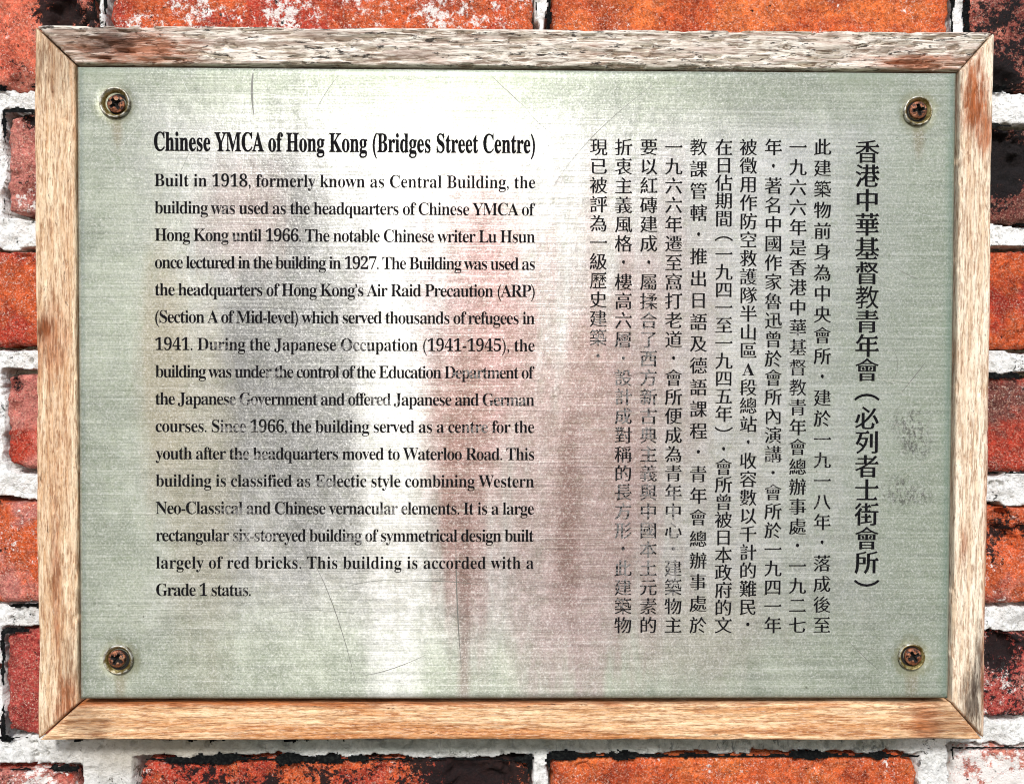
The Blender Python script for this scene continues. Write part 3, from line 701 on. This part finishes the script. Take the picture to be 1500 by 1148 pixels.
def build_text(name, contours, label, idx=None):
    if idx is None: me = fill_mesh(contours)
    else:
        # neighbours may touch: fill every other letter apart, then join
        ms = [fill_mesh([c for c, j in zip(contours, idx) if j % 2 == q]) for q in (0, 1)]
        bm = bmesh.new(); bm.from_mesh(ms[0]); n0 = len(bm.verts); bm.from_mesh(ms[1]); bm.verts.ensure_lookup_table()
        for v_ in bm.verts[n0:]: v_.co.z += .002
        me = ms[0]; bm.to_mesh(me); bm.free(); bpy.data.meshes.remove(ms[1])
    return place_text(name, me, label)
def fill_mesh(contours):
    """contours in plate metres (x, z)"""
    cu = bpy.data.curves.new('outline', 'CURVE'); cu.dimensions = '2D'; cu.fill_mode = 'BOTH'; cu.extrude = .012
    for c in contours:
        s_ = cu.splines.new('POLY'); s_.points.add(len(c) - 1)
        s_.points.foreach_set('co', [q for p in c for q in (p[0] * 100, p[1] * 100, 0, 1)]); s_.use_cyclic_u = True
    o = bpy.data.objects.new('outline', cu); COL.objects.link(o)
    dg = bpy.context.evaluated_depsgraph_get(); dg.update()
    me = bpy.data.meshes.new_from_object(o.evaluated_get(dg))
    bpy.data.objects.remove(o); bpy.data.curves.remove(cu)
    return me
def place_text(name, me, label):
    n = len(me.vertices); co = np.zeros(n * 3, np.float32); me.vertices.foreach_get('co', co); co = co.reshape(-1, 3) * .01
    iu = np.clip(((co[:, 0] - PX0) / (PX1 - PX0) * (nx - 1)).round().astype(int), 0, nx - 1)
    iv = np.clip(((co[:, 1] - PZ0) / (PZ1 - PZ0) * (nz - 1)).round().astype(int), 0, nz - 1)
    yy = y[iv, iu] - .00008 - co[:, 2]
    new = np.stack([co[:, 0], yy, co[:, 1]], -1); me.vertices.foreach_set('co', new.reshape(-1).astype(np.float32)); me.update()
    me.name = name; me.materials.clear()
    ob = link(name, me, INK, plate); ob['label'] = label
    return ob
def mb(s_):
    o = ''
    for c in s_:
        if 'A' <= c <= 'Z': o += chr(0x1D400 + ord(c) - 65)
        elif 'a' <= c <= 'z': o += chr(0x1D41A + ord(c) - 97)
        elif '0' <= c <= '9': o += chr(0x1D7CE + ord(c) - 48)
        else: o += c
    return o
def extent(cs): xs_ = [p[0] for c in cs for p in c]; return min(xs_), max(xs_)
def thicken(cs, fat):
    if not fat: return cs
    o2 = [None] * len(cs)
    for j in set(IDX):
        ii = [i_ for i_, q in enumerate(IDX) if q == j]
        for i_, c in zip(ii, safe_fatten([cs[i_] for i_ in ii], fat, fat * .5, False)): o2[i_] = c
    return o2
def latin(text, x0, x1, z, em, condense=None, name='text_line', fat=-.005):
    body = mb(text)
    if condense or x1 is None:
        cs = thicken(splines(body), fat); idx = list(IDX); a, b = extent(cs)
        fx = (x1 - x0) / (b - a) if condense else em * .93
        cs = [[(x0 + (p[0] - a) * fx, z + p[1] * em) for p in c] for c in cs]
    else:
        fx = em * .91; tgt = (x1 - x0) / fx
        lo, hi = .80, 1.35
        for _ in range(9):
            s_ = (lo + hi) / 2; cs = splines(body, 1.0, s_, 1 + (s_ - 1) * (1.6 if s_ > 1 else .2)); a, b = extent(cs)
            if b - a > tgt: hi = s_
            else: lo = s_
        cs = thicken(cs, fat); idx = list(IDX); fx = (x1 - x0) / (b - a)
        cs = [[(x0 + (p[0] - a) * fx, z + p[1] * em) for p in c] for c in cs]
    return build_text(name, cs, 'line reading "%s"' % text, idx)
PPM = at(800, 500, PY)[0] - at(700, 500, PY)[0]; PPM /= 100      # metres per photo pixel on the plate
xl = at(227.5, 560, PY)[0]; xr = at(783, 560, PY)[0]
latin('Chinese YMCA of Hong Kong (Bridges Street Centre)', at(225.5, 210, PY)[0], at(784, 210, PY)[0], at(500, 222.5, PY)[1], 39.5 * PPM, True, 'title_line', .017)
LINES = ['Built in 1918, formerly known as Central Building, the', 'building was used as the headquarters of Chinese YMCA of', 'Hong Kong until 1966. The notable Chinese writer Lu Hsun',
 'once lectured in the building in 1927. The Building was used as', 'the headquarters of Hong Kong’s Air Raid Precaution (ARP)', '(Section A of Mid-level) which served thousands of refugees in',
 '1941. During the Japanese Occupation (1941-1945), the', 'building was under the control of the Education Department of', 'the Japanese Government and offered Japanese and German',
 'courses. Since 1966, the building served as a centre for the', 'youth after the headquarters moved to Waterloo Road. This', 'building is classified as Eclectic style combining Western',
 'Neo-Classical and Chinese vernacular elements. It is a large', 'rectangular six-storeyed building of symmetrical design built', 'largely of red bricks. This building is accorded with a', 'Grade 1 status.']
for i, t in enumerate(LINES):
    z = at(500, 274.5 + 39.85 * i, PY)[1]
    if i == 15: latin(t, xl, at(367.5, 870, PY)[0], z, 26.5 * PPM)
    else: latin(t, xl, xr, z, 26.5 * PPM)

_cache = {}
def han(ch, bold):
    k_ = (ch, bold)
    if k_ not in _cache:
        if ch in '，。':
            n = 9; r = .085 if ch == '，' else .095
            c = [(.5 + r * math.cos(2 * math.pi * q / n), .42 + r * 1.1 * math.sin(2 * math.pi * q / n)) for q in range(n)]
            if ch == '，': c[7] = (c[7][0] + .03, c[7][1] - .05)
            cs = [c]
        elif ch == 'A':
            cs = splines(mb('A')); a, b = extent(cs); cs = [[(p[0] - (a + b) / 2 + .5, p[1] * .98 + .02) for p in c] for c in cs]
        else:
            cs = splines({'（': '︵', '）': '︶'}.get(ch, ch)); a, b = extent(cs)
            if ch in '（）':
                cs = [[((p[0] - (a + b) / 2) * 1.05 + .5, p[1]) for p in c] for c in cs]
                zz = [p[1] for c in cs for p in c]; mid = (min(zz) + max(zz)) / 2
                cs = [[(p[0], p[1] - mid + (.25 if ch == '（' else .50)) for p in c] for c in cs]
                cs = fatten(cs, .01, .012 if bold else .004, False)
            else:
                cs = safe_fatten(cs, .022 if bold else .017, -.006 if bold else -.009, ch != '課')
        _cache[k_] = cs
    return _cache[k_]
def column(text, px, py0, py1, size, name='text_column', bold=False, shift=0.0):
    n = len(text); cs_all = []
    xa, za = at(px, py0, PY); xb, zb = at(px - 1.0, py1, PY); S_ = size * PPM
    for i, ch in enumerate(text):
        f = i / (n - 1); cx = xa + (xb - xa) * f; cz = za + (zb - za) * f
        for c in han(ch, bold):
            cs_all.append([(cx + (p[0] - .5) * S_, cz + (p[1] - .38) * S_) for p in c])
    return build_text(name, cs_all, 'column reading "%s"' % text)
# the photograph's columns: centre x, centre y of the first and of the last character
column('香港中華基督教青年會（必列者士街會所）', 1270.5, 222, 858, 36.5, 'title_column', True)
CO = [('此建築物前身為中央會所，建於一九一八年，落成後至', 1205), ('一九六六年是香港中華基督教青年會總辦事處。一九二七', 1169), ('年，著名中國作家魯迅曾於會所內演講。會所於一九四一年', 1133),
 ('被徵用作防空救護隊半山區A段總站，收容數以千計的難民。', 1096.5), ('在日佔期間（一九四一至一九四五年），會所曾被日本政府的文', 1060.5), ('教課管轄，推出日語及德語課程。青年會總辦事處於', 1023.5),
 ('一九六六年遷至窩打老道，會所便成為青年中心。建築物主', 987), ('要以紅磚建成，屬揉合了西方新古典主義與中國本土元素的', 950.5), ('折衷主義風格，樓高六層，設計成對稱的長方形。此建築物', 913.5), ('現已被評為一級歷史建築。', 877)]
for t, px in CO:
    column(t, px, 215.5, 522 if len(t) == 12 else 915, 26.5)
COL.objects.unlink(tmpo); bpy.data.objects.remove(tmpo); bpy.data.curves.remove(tmpc)

# ------------------------------------------------------------------ long scratches in the plate
ks = NT('scratch_groove'); ks.b.inputs['Base Color'].default_value = rgb(.20, .20, .18); ks.b.inputs['Roughness'].default_value = .6; ks.b.inputs['Metallic'].default_value = .5
kw = NT('bright_scratch'); kw.b.inputs['Base Color'].default_value = rgb(.66, .67, .65); kw.b.inputs['Roughness'].default_value = .35; kw.b.inputs['Metallic'].default_value = .8
def ribbon(pts, w0, V, F):
    n = len(pts); b0_ = len(V)
    for i, (x, z) in enumerate(pts):
        a = pts[max(i - 1, 0)]; b = pts[min(i + 1, n - 1)]; dx, dz = b[0] - a[0], b[1] - a[1]; L = math.hypot(dx, dz) or 1
        ww = w0 * (.15 + .85 * math.sin(math.pi * (i + .3) / n)); yy = plate_y(x, z) - .00003
        V.append((x - dz / L * ww, yy, z + dx / L * ww)); V.append((x + dz / L * ww, yy, z - dx / L * ww))
    for i in range(n - 1):
        q = b0_ + 2 * i; F.append((q, q + 1, q + 3, q + 2))
def bez(p, n=26):
    out = []
    for i in range(n):
        t = i / (n - 1); u_ = 1 - t
        out.append(at(p[0][0] * u_ * u_ + 2 * p[1][0] * u_ * t + p[2][0] * t * t, p[0][1] * u_ * u_ + 2 * p[1][1] * u_ * t + p[2][1] * t * t, PY))
    return out
rng = np.random.default_rng(4)
for pts, ww in [([(802, 288), (850, 200), (968, 116)], .00022), ([(712, 104), (750, 140), (770, 158)], .00022), ([(770, 158), (790, 185), (815, 200)], .00014), ([(668, 775), (667, 880), (676, 978)], .00045),
        ([(453, 812), (492, 875), (522, 1003)], .00028), ([(583, 852), (650, 848), (702, 856)], .0003), ([(500, 862), (540, 846), (600, 850)], .0002), ([(1318, 578), (1345, 545), (1356, 530)], .00035),
        ([(1305, 388), (1330, 405), (1355, 412)], .0002), ([(463, 165), (468, 145), (500, 105)], .0002), ([(300, 168), (268, 250), (240, 300)], .00012), ([(525, 990), (570, 985), (625, 958)], .00025),
        ([(372, 100), (366, 130), (372, 170)], .0009), ([(1240, 935), (1262, 960), (1292, 985)], .0002), ([(560, 905), (430, 880), (380, 908)], .00012), ([(1300, 500), (1330, 535), (1300, 570)], .00015)]:
    V, F = [], []; ribbon(bez(pts), ww * .8, V, F)
    link('scratch', poly_mesh('scratch', V, F), ks.m, plate)
V, F = [], []
for _ in range(110):
    cx, cz = rng.uniform(PX0 + .01, PX1 - .01), rng.uniform(PZ0 + .01, PZ1 - .01); L = rng.uniform(.006, .05)
    a = rng.normal(0, .12) if rng.random() < .5 else rng.uniform(0, math.pi); bd = rng.normal(0, .05) * L
    pts = []
    for i in range(9):
        t = i / 8 - .5; xx = cx + L * t * math.cos(a) - bd * 4 * t * t * math.sin(a); zz = cz + L * t * math.sin(a) + bd * 4 * t * t * math.cos(a)
        pts.append((min(max(xx, PX0 + .004), PX1 - .004), min(max(zz, PZ0 + .004), PZ1 - .004)))
    ribbon(pts, rng.uniform(.00004, .00009), V, F)
o = link('fine_scratches', poly_mesh('fine_scratches', V, F), kw.m, plate); o['kind'] = 'stuff'
